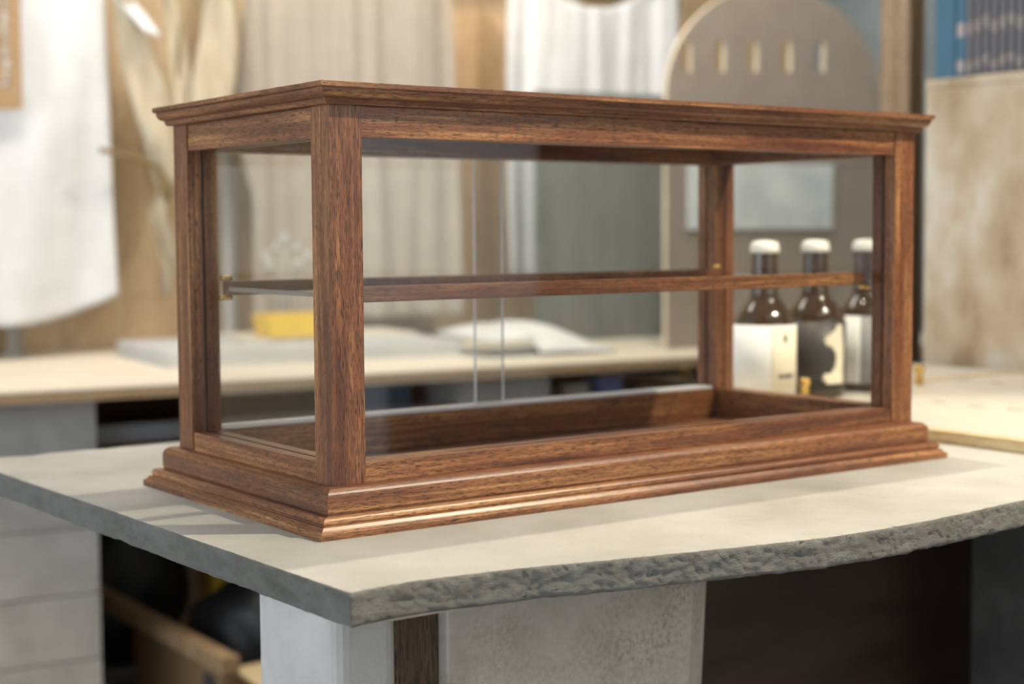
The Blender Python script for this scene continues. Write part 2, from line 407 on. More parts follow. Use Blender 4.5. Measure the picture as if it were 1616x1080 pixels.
# foot: small lip, cove, step, rounded bead
foot = [(0, 0), (0, .0044), (.0004, .0052)] + [(.0004+.0040*t, .0052+.0038*t**1.6) for t in (.2, .4, .6, .8, 1)] + [(.0062, .0092), (.0063, .0101), (.0057, .0106)] + \
       [(.0100-.0045*math.cos(a), .0112+.0044*math.sin(a)) for a in (math.radians(x) for x in (0, 15, 32, 50, 70, 90))] + [(.0125, .0156), (.045, .0156), (.045, 0)]
mitred('foot_moulding', foot)
plinth = [(.0140, .0157), (.0140, .0172), (.0133, .0174), (.0133, .0282)] + [(.0203-.007*math.cos(a), .0282+.007*math.sin(a)) for a in (math.radians(x) for x in (12, 25, 40, 55, 70, 82, 90))] + [(.047, .0352), (.047, .0158)]
mitred('plinth_moulding', plinth)
# cornice: thin lip, cove, step
cor = [(CO, H), (CO, H-.0034), (CO+.0008, H-.0042), (CO+.0024, H-.0046)] + [(CO+.0024+.0046*(1-math.cos(a)), H-.0046-.0068*math.sin(a)) for a in (math.radians(x) for x in (15, 30, 45, 60, 75, 90))] + \
      [(CO+.0078, H-.0118), (CO+.0086, H-.0146), (CO+.0094, ZT), (.056, ZT), (.056, H)]
mitred('cornice_moulding', cor)
bm = bmesh.new(); box(bm, .056, L-.056, .056, D-.056, ZT+.002, H-.0002); cobj('top_panel', bm, WX)
bm = bmesh.new(); box(bm, .044, L-.044, .044, D-.044, .012, .0185); cobj('floor_panel', bm, WX)
# posts: square with a glazing groove in each inner face
G = .0028; GD = .006
def post(cx, cy, sx, sy):
    h = PW/2; g = G/2
    if True:   # local section for inner faces +x, +y, then mirrored
        sec = [(-h, -h), (h, -h), (h, -g), (h-GD, -g), (h-GD, g), (h, g), (h, h), (g, h), (g, h-GD), (-g, h-GD), (-g, h), (-h, h)]
    bm = bmesh.new(); prism(bm, [(cx+x*sx, cy+y*sy) for x, y in sec], lambda x, y: (x, y, ZB), lambda x, y: (x, y, ZT))
    cobj('corner_post', bm, WZ)
hx = PI_+PW/2
for cx, sx in ((hx, 1), (L-hx, -1)):
    for cy, sy in ((hx, 1), (D-hx, -1)): post(cx, cy, sx, sy)
def rail(name, axis, c, z0, z1, up):
    """rail of section PW x (z1-z0), groove along the edge that takes the glass"""
    h = PW/2-.0012; g = G/2
    if up: sec = [(-h, z0), (h, z0), (h, z1), (g, z1), (g, z1-GD), (-g, z1-GD), (-g, z1), (-h, z1)]
    else: sec = [(-h, z1), (h, z1), (h, z0), (g, z0), (g, z0+GD), (-g, z0+GD), (-g, z0), (-h, z0)]
    bm = bmesh.new(); a, b = PI_+PW-.0002, (L if axis == 'x' else D)-PI_-PW+.0002
    if axis == 'x': prism(bm, sec, lambda o, z: (a, c+o, z), lambda o, z: (b, c+o, z))
    else: prism(bm, sec, lambda o, z: (c+o, a, z), lambda o, z: (c+o, b, z))
    return cobj(name, bm, WX if axis == 'x' else WY)
for c in (hx, D-hx):
    rail('top_rail', 'x', c, ZRT, ZT-.0002, False); r = rail('bottom_rail', 'x', c, .012, ZR, True)
for c in (hx, L-hx):
    rail('top_rail', 'y', c, ZRT, ZT-.0002, False); rail('bottom_rail', 'y', c, .012, ZR, True)
bm = bmesh.new(); box(bm, PI_+PW, L-PI_-PW, D-hx-.011, D-hx+.011, ZR+.0002, ZR+.0026); cobj('sliding_track', bm, M['track'])
def pane(name, x0, x1, y0, y1, z0, z1, em='gedge'):
    bm = bmesh.new(); fs = box(bm, x0, x1, y0, y1, z0, z1)
    dims = (x1-x0, y1-y0, z1-z0); thin = dims.index(min(dims))
    bmesh.ops.recalc_face_normals(bm, faces=bm.faces[:])
    for f in bm.faces:
        if abs(f.normal[thin]) < .5: f.material_index = 1
    return cobj(name, bm, [M['glass'], M[em]])
gt = .0011
pane('front_pane', PI_+PW-.004, L-PI_-PW+.004, hx-gt, hx+gt, ZR-.004, ZRT+.004)
for c in (hx, L-hx): pane('side_pane', c-gt, c+gt, PI_+PW-.004, D-PI_-PW+.004, ZR-.004, ZRT+.004)
pane('sliding_door', PI_+PW-.002, .3665, D-hx-.0060, D-hx-.0024, ZR+.003, ZRT+.002)
pane('sliding_door', .3385, L-PI_-PW+.002, D-hx+.0024, D-hx+.0060, ZR+.003, ZRT+.002)
# shelf: glass plate with a wooden strip along each long edge, on brass pins
sh = pane('shelf', .056, L-.056, .064, D-.066, .1745, .1785, 'sedge'); tag(sh, 'glass shelf with wooden edge strips')
for nm, y0, y1 in (('front_strip', .056, .0642), ('back_strip', D-.0662, D-.058)):
    bm = bmesh.new(); box(bm, .054, L-.060, y0, y1, .1712, .1838, bev=.0012); o = cobj(nm, bm, WX, sh)
for x, sg in ((.0528, 1), (L-.0528, -1)):
    for y, zz in ((.060, .1690), (D-.062, .1690)):
        bm = bmesh.new(); tube(bm, [(x-.004*sg, y, zz), (x+.008*sg, y, zz)], .0021, 10); cobj('shelf_pin', bm, M['brass'])
    bm = bmesh.new(); tube(bm, [(x-.001*sg, D-.060, .1862), (x+.009*sg, D-.060, .1862)], .0023, 10); cobj('shelf_clip', bm, M['brass'])

# ================================================================== TRAY AND BOTTLES AT THE RIGHT
tray = thing('wooden_tray', 'pale wooden tray with white board and brass pegs right of the case', 'tray', (1.11, .285, 0))
TX0, TX1, TY0, TY1 = .78, 1.43, -.13, .468
def tb(name, x0, x1, y0, y1, z0, z1, m, bev=0, parent=None): return boxo(name, (x0-1.11, x1-1.11, y0-.285, y1-.285, z0, z1), m, parent or tray, bev)
tb('tray_base', TX0+.012, TX1-.012, TY0+.012, TY1-.012, .0002, .008, M['traywood'])
tb('rim', TX0, TX0+.012, TY0, TY1, .0002, .0135, M['traywood'], .001); tb('rim', TX1-.012, TX1, TY0, TY1, .0002, .0135, M['traywood'], .001)
tb('rim', TX0+.012, TX1-.012, TY0, TY0+.012, .0002, .0135, M['traywood'], .001); tb('rim', TX0+.012, TX1-.012, TY1-.012, TY1, .0002, .0135, M['traywood'], .001)
tb('white_board', TX0+.020, TX1-.020, TY0+.02, TY1-.02, .008, .0125, M['trayface'])
for k in range(10):
    y = TY0+.05+k*.055
    tb('tick_mark', 1.005, 1.008, y, y+.022, .0125, .0129, M['ink_d'])
    tb('tick_mark', 1.26, 1.263, y, y+.022, .0125, .0129, M['ink_d'])
for x, y in ((1.155, .418), (.898, .384), (1.155, -.05), (.93, -.05)):
    bm = bmesh.new(); lathe(bm, [(.0055, 0), (.0055, .018), (.0075, .019), (.0075, .0255), (.006, .027)], 16, (x-1.11, y-.285)); bmesh.ops.translate(bm, verts=bm.verts[:], vec=(0, 0, .0125)); bmobj('brass_peg', bm, M['brass'], tray)

bx2 = thing('wooden_board', 'pale wooden board with white facing behind the tray at the right', 'board', (1.24, .59, 0))
boxo('board_base', (-.19, .19, -.115, .115, .0002, .0115), M['traywood'], bx2, .001); boxo('white_facing', (-.185, .185, -.11, .11, .0115, .0125), M['trayface'], bx2)
def bottle(x, y, rz, label, kind):
    b = thing('beer_bottle', label, 'bottle', (x, y, .0127), rz, 'stubby bottles on the tray')
    R = .0385
    bm = bmesh.new()
    lathe(bm, [(R-.006, 0), (R-.001, .003), (R, .008), (R, .094), (R-.001, .101), (R-.005, .110), (.028, .118), (.021, .125), (.0178, .133), (.0168, .150), (.0162, .180), (.0158, .186), (.0158, .188)], 40); bmobj('glass_body', bm, M['amber'], b)
    bm = bmesh.new(); lathe(bm, [(.0178, .185), (.0182, .188), (.0172, .1955), (.0150, .1985), (.006, .200)], 24); bmobj('crown_cap', bm, M['cap'], b)
    def wrap(name, a0, a1, z0, z1, m, r=R+.0006, parent=b, seg=24):
        bm = bmesh.new(); v = []
        for k in range(seg+1):
            a = math.radians(a0+(a1-a0)*k/seg)
            v.append([bm.verts.new((rr*math.cos(a), rr*math.sin(a), z)) for rr, z in ((r, z0), (r, z1), (r-.0004, z1), (r-.0004, z0))])
        for p, q in zip(v, v[1:]):
            for j in range(4): bm.faces.new((p[j], p[(j+1) % 4], q[(j+1) % 4], q[j])).smooth = True
        bm.faces.new(v[0]); bm.faces.new(v[-1]); return bmobj(name, bm, m, parent)
    # -90 degrees faces the viewer
    if kind == 0:
        lb = wrap('paper_label', -190, 10, .012, .097, M['lab_w']); wrap('cream_field', -85, -15, .016, .094, M['lab_c'], R+.001, lb)
        for a, w_ in ((-72, 9), (-60, 12), (-45, 7)): wrap('printed_mark', a, a+w_, .032, .037, M['ink_d'], R+.0014, lb, 6)
        wrap('printed_mark', -62, -55, .076, .086, M['ink_d'], R+.0014, lb, 6)
    elif kind == 1:
        lb = wrap('paper_label', -190, 10, .012, .097, M['lab_d'])
        prof = [(-80, -36), (-86, -36), (-84, -37), (-68, -38), (-62, -38), (-60, -37), (-59, -36), (-58, -36), (-59, -36), (-62, -36), (-68, -36), (-80, -37), (-84, -38), (-80, -39), (-70, -40), (-62, -41), (-57, -43)]
        for k, (a0, a1) in enumerate(prof): wrap('pale_figure', a0, a1, .018+k*.0044, .018+(k+1)*.0044, M['lab_c'], R+.0012, lb, 8)
    else:
        lb = wrap('paper_label', -190, 10, .012, .100, M['lab_g']); wrap('white_band', -175, -112, .012, .100, M['lab_w'], R+.001, lb, 10)
        for a0, a1, z0, z1 in ((-60, -25, .055, .07), (-52, -25, .07, .085)): wrap('pale_figure', a0, a1, z0, z1, M['lab_c'], R+.0012, lb, 8)
    return b
view = math.radians(-36)
bottle(.841, .398, view, 'brown bottle with white and cream paper label, nearest the case corner post', 0)
bottle(.944, .411, view, 'brown bottle with charcoal label and pale figure between two paler labelled bottles', 1)
bottle(1.049, .420, view, 'brown bottle with white banded grey label, rightmost on the tray', 2)

# ================================================================== CABINET AND BINDERS FAR RIGHT
cab = thing('plywood_cabinet', 'blotchy pale wooden cabinet carrying binders behind the tray', 'cabinet', (1.65, .2, ZF))
boxo('cabinet_body', (-.18, .25, -.75, .475, 0, .448-ZF), M['cabwood'], cab, .003)
boxo('top_board', (-.181, .25, -.76, .475, .448-ZF, .463-ZF), M['cabwood'], cab, .002)
boxo('side_shade_strip', (-.16, .24, .475, .482, 0, .446-ZF), M['brownboard'], cab)  # dark strip added for the shade down the cabinet's side
def binder(x, y, th, h, dp, m, label, marks, rz=0):
    b = thing('binder', label, 'binder', (x, y, .4635), rz, 'binders on the plywood cabinet')
    boxo('cover', (0, dp, -th/2, th/2, 0, h), m, b, .0008)
    for z0, z1, w_, mm in marks:
        boxo('spine_mark', (-.0008, 0, -th*w_, th*w_, z0, z1), mm, b)
    return b
binder(1.478, .645, .038, .30, .2, M['blue'], 'wide blue binder at the left end of the row on the cabinet', [])
binder(1.480, .6155, .018, .30, .2, M['blue'], 'narrow blue binder with pale printed marks touching the black ones', [(.008, .026, .35, M['ink_p']), (.062, .084, .35, M['ink_p'])])
y = .5985
ORD = 'first second third fourth fifth sixth seventh eighth ninth'.split()
for k in range(9):
    th = .0155
    b = binder(1.478, y-.002, th-.001, .30, .2, M['black'], ORD[k]+' slim black binder with pale marks to the right of the blue ones', [])
    boxo('spine_panel', (-.0008, 0, -.0042, .0050, .002, .298), M['greyb'], b)
    dz = .004*(k % 3)
    for z0, z1 in ((.006+dz, .024+dz), (.062+dz, .084+dz)):
        for j in range(2): boxo('spine_mark', (-.0016, -.0008, -.004+j*.005, -.001+j*.005, z0+.003*j, z1-.002*(j+k % 2)), M['ink_p'], b)
    y -= th

# ================================================================== WORKBENCH
NB0, NB1, ZBT = 1.774, 2.70, -.05
bench = thing('workbench', 'pale plywood workbench top along the wall behind the case', 'workbench', SN(1.0, 2.2, ZBT-.022), EROT)
def bl(s, n, z): return (s-1.0, n-2.2, z-(ZBT-.022))
def bb(name, s0, s1, n0, n1, z0, z1, m, parent, base=(1.0, 2.2, ZBT-.022), bev=0):
    return boxo(name, (s0-base[0], s1-base[0], n0-base[1], n1-base[1], z0-base[2], z1-base[2]), m, parent, bev)
bb('veneer_layer', -1.2, 2.55, NB0, NB1, ZBT-.004, ZBT, M['ply'], bench)
for k in range(4): bb('core_layer' if k % 2 == 0 else 'veneer_layer', -1.2, 2.55, NB0+.0006*(k % 2), NB1, ZBT-.004-.0045*(k+1), ZBT-.004-.0045*k, M['plydark'] if k % 2 == 0 else M['plylight'], bench)
# block piers under the bench
def pier(label, s0, s1, n0, n1, depthn):
    zt = ZBT-.0222; hh = (zt-ZF)/6
    p = thing('block_pier', label, 'pier', SN((s0+s1)/2, (n0+n1)/2, ZF), EROT, 'concrete block piers under the workbench')
    zj = onn(80, 838, 1.83)[1]; cs = .1235
    lines = [zt]+[z for z in (zj+cs-cs*k for k in range(9)) if ZF+.02 < z < zt-.02]+[ZF]
    for z1, z0 in zip(lines, lines[1:]):
        bb('concrete_block', s0, s1, n0, n1, z0+.0015, z1-.0015, M['block'], p, ((s0+s1)/2, (n0+n1)/2, ZF), .002)
    hh = (zt-ZF)/6
    bb('mortar_core', s0+.006, s1-.006, n0+.006, n1-.006, ZF, ZF+6*hh-.001, M['mortar'], p, ((s0+s1)/2, (n0+n1)/2, ZF))
sR = onn(152, 680, 1.83)[0]
pier('tall grey concrete block pier under the left end of the workbench', sR-.39, sR, 1.83, 2.35, 0)
sA, sB = onn(738, 600, 1.85)[0], onn(868, 600, 1.85)[0]
pier('grey concrete block pier seen through the glass case', sA, sB, 1.85, 2.35, 0)
# shelf slung between the piers
zs = onn(220, 690, 1.92)[1]
shf = thing('under_shelf', 'dark board shelf with grey steel front rail under the workbench', 'shelf', SN(1.2, 2.1, zs), EROT)
bb('shelf_board', sR+.004, sA-.004, 1.925, 2.6, zs, zs+.012, M['brownboard'], shf, (1.2, 2.1, zs))
bb('steel_rail', sR+.004, sA-.004, 1.90, 1.92, zs-.004, zs+.028, M['darksteel'], shf, (1.2, 2.1, zs))
shf2 = thing('under_shelf', 'dark board shelf right of the second block pier under the workbench', 'shelf', SN(2.0, 2.1, zs), EROT)
bb('shelf_board', sB+.004, 2.5, 1.925, 2.6, zs+.0, zs+.012, M['brownboard'], shf2, (2.0, 2.1, zs))
bb('steel_rail', sB+.004, 2.5, 1.90, 1.92, zs-.004, zs+.016, M['darksteel'], shf2, (2.0, 2.1, zs))
zsh = zs+.0122
s_, _ = onn(963, 610, 1.96)
tag(snbox('folded_cloth', s_-.03, s_+.03, 1.95, 2.05, zsh, zsh+.05, M['bluecloth'], bev=.012), 'small folded blue cloth on the shelf under the workbench', 'cloth')
s_, _ = onn(912, 620, 1.96)
tag(snbox('paper_parcel', s_-.038, s_+.03, 1.96, 2.06, zsh, zsh+.036, M['lab_w'], bev=.008), 'small white paper parcel beside the blue cloth', 'parcel')
s_, _ = onn(1070, 600, 1.98)
tag(snbox('wooden_batten', s_-.10, s_+.16, 1.97, 2.0, zsh, zsh+.022, M['postwood'], bev=.001), 'short brown wooden batten on the shelf right of the blue cloth', 'batten')
s_, _ = onn(610, 620, 2.02)
tag(snbox('storage_box', s_-.10, s_+.05, 2.0, 2.2, zsh, zsh+.07, M['blue'], bev=.004), 'dark blue box on the shelf left of the second pier', 'box')

# ---- things on the bench
ZT_ = ZBT+.0003
tag(snbox('mortar_board', .49, 1.16, 2.10, 2.53, ZT_, ZBT+.033, M['board'], bev=.002), 'thick pale grey board lying flat on the workbench', 'board')
zz = ZBT+.0333
tag(snbox('plywood_sheet', .72, 1.14, 2.30, 2.525, zz, zz+.008, M['ply']), 'thin plywood sheet lying on the grey board', 'sheet')
zz2 = zz+.0083
sy0, _ = onn(412, 500, 2.33); sy1, _ = onn(520, 500, 2.33)
yb = thing('paper_tray', 'bright yellow paper tray on the plywood sheet', 'tray', SN((sy0+sy1)/2, 2.345, zz2), EROT)
hw = (sy1-sy0)/2
bm = bmesh.new(); prism(bm, [(-hw*.88, 0), (hw*.88, 0), (hw, .05), (hw-.004, .05), (hw*.86, .004), (-hw*.86, .004), (-hw+.004, .05), (-hw, .05)], lambda x, z: (x, -.05, z), lambda x, z: (x, .05, z)); bmobj('tray_shell', bm, M['yellow'], yb)
boxo('end_wall', (-hw*.9, hw*.9, -.052, -.0495, .0, .05), M['yellow'], yb); boxo('end_wall', (-hw*.9, hw*.9, .0495, .052, .0, .05), M['yellow'], yb)
sv, _ = onn(450, 440, 2.45)
vs = thing('glass_vase', 'clear glass vase of pale dried stems behind the yellow tray', 'vase', SN(sv, 2.455, zz2))
bm = bmesh.new(); lathe(bm, [(.024, 0), (.028, .004), (.030, .03), (.028, .065), (.016, .085), (.014, .11), (.017, .118)], 24); bmobj('vase_body', bm, M['glass'], vs)
for k in range(9):
    a = k*2.4; bm = bmesh.new(); r = .03+.012*(k % 3); h = .16+.02*(k % 4)
    tube(bm, [(0, 0, .01), (r*.25*math.cos(a), r*.25*math.sin(a), .11), (r*math.cos(a), r*math.sin(a), h)], .0012, 6)
    bmesh.ops.create_icosphere(bm, subdivisions=2, radius=.009, matrix=Matrix.Translation((r*math.cos(a), r*math.sin(a), h)) @ Matrix.Diagonal((1, 1, 1.5, 1)))
    bmobj('dried_stem', bm, M['board'], vs)
# open magazine
sm, _ = onn(790, 550, 2.09)
mg = thing('open_magazine', 'open white magazine with curling pages at the end of the grey board', 'magazine', SN(1.305, 2.10, ZT_), EROT)
ROWS = ((-.135, .10), (-.10, .50), (-.06, .80), (-.01, .97), (.05, 1.0), (.12, .95))
def page(name, x0, x1, prof, lo):
    bm = bmesh.new(); K = 16; top = []; bot = []
    for k in range(K+1):
        t = k/K; x = x0+(x1-x0)*t; zl = lo(t)
        top.append([bm.verts.new((x, yy, zl+.0012+(prof(t)-zl)*f_)) for yy, f_ in ROWS]); bot.append([bm.verts.new((x, yy, zl+(prof(t)-zl-.001)*f_)) for yy, f_ in ROWS])
    nr = len(ROWS)
    for k in range(K):
        for r in range(nr-1):
            bm.faces.new((top[k][r], top[k+1][r], top[k+1][r+1], top[k][r+1])).smooth = True; bm.faces.new((bot[k][r], bot[k][r+1], bot[k+1][r+1], bot[k+1][r])).smooth = True
        bm.faces.new((top[k][0], bot[k][0], bot[k+1][0], top[k+1][0])); bm.faces.new((top[k][-1], top[k+1][-1], bot[k+1][-1], bot[k][-1]))
    for q in (0, K):
        for r in range(nr-1): bm.faces.new((top[q][r], top[q][r+1], bot[q][r+1], bot[q][r]))
    return bmobj(name, bm, M['page'], mg)
hump = lambda t: .006+.062*math.sin(math.pi*(.38+.60*t))**1.2
for k in range(3):
    page('page', -.02, .185-.005*k, lambda t, k=k: hump(t)*(1-.05*k)-.0008*k, lambda t: .0025)
    page('page', -.03, -.15, lambda t, k=k: .064-.018*t+.003*math.sin(3*t)-.003*k, lambda t: .036)
boxo('cover', (-.13, .17, -.105, .125, 0, .002), M['page'], mg)

# ---- garment rack and what hangs from it
NR = 2.63; ZRAIL = .93
sp1, _ = onn(24, 560, NR); sp2, _ = onn(362, 500, NR); sp3, _ = onn(905, 300, NR)
rack = thing('garment_rack', 'pale steel garment rack standing on the workbench', 'rack', SN((sp1+sp3)/2, NR, ZBT+.0002), EROT)
for s in (sp1, sp2, sp3):
    bm = bmesh.new(); x = s-(sp1+sp3)/2
    lathe(bm, [(.030, .0), (.030, .004), (.0165, .006), (.0165, ZRAIL-ZBT-.01)], 20, (x, 0)); bmobj('pole', bm, M['steel'], rack, False)
bm = bmesh.new(); tube(bm, [(-(sp3-sp1)/2-.5, 0, ZRAIL-ZBT), ((sp3-sp1)/2+.35, 0, ZRAIL-ZBT)], .014, 14); bmobj('top_rail', bm, M['steel'], rack)

def sheet(bm, left, right, zt, zb, fold, nz=40, nx=56, zbf=None, ztf=None, y0=0, th=.004):
    """hanging cloth: left/right edge as functions of t (0 top, 1 bottom); fold(x,t) is the depth"""
    g = []
    for j in range(nz+1):
        t = j/nz; row = []
        for i in range(nx+1):
            q = i/nx; x = left(t)+(right(t)-left(t))*q
            b = zbf(q) if zbf else zb; a = ztf(q) if ztf else zt
            row.append(bm.verts.new((x, y0+fold(x, t), a+(b-a)*t)))
        g.append(row)
    for j in range(nz):
        for i in range(nx): bm.faces.new((g[j][i], g[j][i+1], g[j+1][i+1], g[j+1][i])).smooth = True
def cloth(name, m, parent, *a, th=.004, **k):
    bm = bmesh.new(); sheet(bm, *a, **k); o = bmobj(name, bm, m, parent, True)
    md = o.modifiers.new('thickness', 'SOLIDIFY'); md.thickness = th; md.offset = 0; return o
def hanger(parent, w_, z):
    bm = bmesh.new(); tube(bm, [(-w_, 0, z-.06), (-w_*.3, 0, z), (0, 0, z+.012), (w_*.3, 0, z), (w_, 0, z-.06)], .007, 8)
    tube(bm, [(0, 0, z+.01), (0, 0, z+.05), (.004, .012, z+.075), (.0, .02, z+.07)], .003, 6); bmobj('hanger', bm, M['postwood'], parent)

# white T-shirt at the left
nS = 2.50
sR_, zhem = onn(192, 470, nS); s00, zh0 = onn(0, 512, nS)
scx = sR_-.30
ts = thing('hanging_shirt', 'white cotton shirt hanging at the far left above the workbench', 'shirt', SN(scx, nS, 0), EROT)
cloth('shirt_body', M['white'], ts, lambda t: -.285-.015*t, lambda t: .272+.022*t*t, .80, 0, lambda x, t: -.05*noise.noise(Vector((x*7, t*1.4, 24)))-.014*noise.noise(Vector((x*20, t*1.5, 29)))-.03*math.cos(x*4),
      zbf=lambda q: zh0-.004+(max(0, (q-.55)/.45)**2.2)*(zhem-zh0+.012)*1.0, ztf=lambda q: .80-.05*abs(q-.5)*2)
sl0, zsl = onn(222, 66, nS)
xa, xb = onn(206, 60, nS)[0]-scx, onn(234, 60, nS)[0]-scx
cloth('sleeve', M['white'], ts, lambda t: .255+(xa-.255)*t**.7, lambda t: .29+(xb-.29)*t**.7, .78, zsl, lambda x, t: -.02-.085*t-.006*math.sin(x*60), nz=14, nx=12, zbf=lambda q: zsl+.012*(1-q))
cloth('sleeve', M['white'], ts, lambda t: -.36, lambda t: -.27, .78, zsl, lambda x, t: -.02-.01*math.sin(x*60), nz=14, nx=12)
hanger(ts, .2, .80)
# kraft tag with a column of white handwriting
s0_, zt0 = onn(36, 174, 2.40)
tg = thing('swing_tag', 'long brown kraft tag with white handwriting in front of the white shirt', 'tag', SN(s0_-.03, 2.40, zt0), EROT)
bm = bmesh.new(); box(bm, -.035, .03, -.0008, .0008, 0, .36); bmesh.ops.bevel(bm, geom=[e for e in bm.edges if abs(e.verts[0].co.y-e.verts[1].co.y) > .001], offset=.006, segments=4, affect='EDGES'); bmobj('card', bm, M['kraft'], tg)
z = .052
while z < .34:
    bm = bmesh.new(); h = .020+.012*random.random(); pts = []
    for k in range(9): pts.append((-.012+.022*(.5+.5*math.sin(k*2.3+z*90))*random.uniform(.6, 1.1), -.0018, z+h*k/8))
    tube(bm, pts, .0032, 6); bmobj('handwritten_mark', bm, M['ink_w'], tg); z += h+.006
bm = bmesh.new(); tube(bm, [(0, 0, .355), (0, .06, ZRAIL-zt0-.1), (0, .17, ZRAIL-zt0+.012), (0, .19, ZRAIL-zt0)], .001, 6); bmobj('string', bm, M['stem'], tg)

# taupe linen tunic
nC = 2.58
sl, _ = onn(382, 20, nC); sl2, _ = onn(362, 170, nC); sl3, _ = onn(388, 300, nC); sr, _ = onn(705, 100, nC); _, zb = onn(620, 500, nC); _, _z = onn(600, 0, nC)
cx = (sl+sr)/2
tn = thing('hanging_tunic', 'long taupe linen garment hanging between the shirt and the white top', 'garment', SN(cx, nC, 0), EROT)
cloth('tunic_body', M['taupe'], tn, lambda t: (sl+(sl2-sl)*min(1, t/.45) if t < .45 else sl2+(sl3-sl2)*min(1, (t-.45)/.2))-cx, lambda t: sr-cx+.02*t, .84, zb, lambda x, t: -.035-.045*noise.noise(Vector((x*9, t*.7, 4)))-.018*noise.noise(Vector((x*26, t*.8, 9))), ztf=lambda q: .90-.05*abs(q-.5)*2)
hanger(tn, .2, .87)
# white sleeveless top
nV = 2.52
vl, _ = onn(798, 60, nV); vl2, _ = onn(806, 400, nV); vr, _ = onn(1058, 30, nV); _, vb = onn(830, 436, nV); _, vn = onn(948, 14, nV)
cx = (vl+vr)/2
tk = thing('sleeveless_top', 'white sleeveless top with scoop neck hanging behind the grey plaque', 'garment', SN(cx, nV, 0), EROT)
hwv = (vr-vl)/2
cloth('top_body', M['white'], tk, lambda t: -hwv-.012*math.sin(math.pi*t), lambda t: hwv+.01*t, vn, vb, lambda x, t: -.02-.045*noise.noise(Vector((x*10, t*.6, 14)))-.016*noise.noise(Vector((x*30, t*.8, 19))), nz=36,
      ztf=lambda q: vn+.16*abs((q-.5)*2)**2.2)
for sgn in (-1, 1):
    cloth('shoulder_strap', M['white'], tk, lambda t: sgn*(hwv*.62), lambda t: sgn*hwv*.98-.0*t, .86, vn+.10, lambda x, t: -.03, nz=10, nx=8)
hanger(tk, .14, .87)

# dried leaves hanging between the garments
pc = SN(*(onn(262, 285, 2.46)[0], 2.46), onn(262, 285, 2.46)[1])
dl = thing('dried_leaves', 'bunch of large dried beige leaves with dark knotted stem hanging by the shirt', 'dried plant', pc, EROT)
def uvl(u, v, n=2.46):
    s, z = onn(u, v, n); return Vector((s-pc.dot(E_), n-2.46, z-pc.z))
def leaf(pts, width, tw):
    bm = bmesh.new(); K = 18; rows = []
    ctrl = [uvl(*p) for p in pts]
    def at(t):
        f = t*(len(ctrl)-1); i = min(int(f), len(ctrl)-2); return ctrl[i].lerp(ctrl[i+1], f-i)
    for k in range(K+1):
        t = k/K; p = at(t); wd = width*math.sin(math.pi*min(1, .10+t*.86))**.7
        ax = (at(min(1, t+.05))-at(max(0, t-.05))).normalized(); sd = Vector((ax.z, 0, -ax.x)); sd = (sd*math.cos(tw)+Vector((0, 1, 0))*math.sin(tw))
        rows.append([bm.verts.new(p+sd*wd*q+Vector((0, .35*wd*q*q-.012*math.sin(t*9+q*3), 0))) for q in (-1, -.6, -.25, 0, .25, .6, 1)])
    for a, b in zip(rows, rows[1:]):
        for i in range(6): bm.faces.new((a[i], a[i+1], b[i+1], b[i])).smooth = True
    o = bmobj('dried_leaf', bm, M['leaf'], dl, True); md = o.modifiers.new('thickness', 'SOLIDIFY'); md.thickness = .002; return o
leaf([(268, 300, 2.46), (262, 220, 2.44), (225, 110, 2.44), (190, -60, 2.45)], .052, .25)
leaf([(270, 300, 2.46), (300, 210, 2.47), (285, 90, 2.49), (262, -80, 2.52)], .038, .5)
leaf([(272, 300, 2.46), (330, 180, 2.46), (350, 60, 2.47), (350, -90, 2.48)], .050, -.2)
leaf([(262, 296, 2.46), (250, 340, 2.47), (268, 420, 2.50), (262, 470, 2.52)], .020, .6)
bm = bmesh.new(); tube(bm, [uvl(158, 236, 2.40), uvl(205, 246, 2.42), uvl(246, 262, 2.45), uvl(264, 290, 2.46), uvl(262, 318, 2.46)], [.006, .005, .007, .016, .009], 10); bmobj('knotted_stem', bm, M['stem'], dl)
bm = bmesh.new(); t_ = uvl(300, 0, 2.5); tube(bm, [uvl(266, 290, 2.47), Vector((.05, .03, .35)), Vector((.05, .12, ZRAIL-pc.z+.015)), Vector((.05, .14, ZRAIL-pc.z))], .003, 6); bmobj('hanging_cord', bm, M['stem'], dl)

# grey mortar panel
np_ = 2.36
a, zt = onn(848, 142, np_); b_, _ = onn(1082, 142, np_)
mp_ = snbox('mortar_plaque', a, b_, np_, np_+.02, ZT_, zt, M['slate'], bev=.002); tag(mp_, 'dark greenish grey mortar plaque standing on the workbench behind the case', 'plaque')

# arched board with five slots and a pinned print
nA = 1.98; sc0, _ = onn(1216, 100, nA)
aL, _ = onn(1052, 150, nA); aR, _ = onn(1392, 170, nA); _, zpk = onn(1200, -24, nA); _, zc_ = onn(1052, 150, nA)
ac = (aL+aR)/2; rx = (aR-aL)/2; rzv = zpk-zc_
ar = thing('arched_board', 'taupe arched board with five small window slots standing on the workbench', 'board', SN(ac, nA, ZT_), EROT)
outer = [(-rx, 0), (rx, 0)] + [(rx*math.cos(math.radians(x)), zc_-ZT_+rzv*math.sin(math.radians(x))) for x in range(0, 181, 5)]
cme = bpy.data.curves.new('arch_outline', 'CURVE'); cme.dimensions = '2D'; cme.fill_mode = 'BOTH'; cme.extrude = .007
def poly(pts):
    s = cme.splines.new('POLY'); s.points.add(len(pts)-1); s.use_cyclic_u = True
    for p, q in zip(s.points, pts): p.co = (q[0], q[1], 0, 1)
poly(outer)
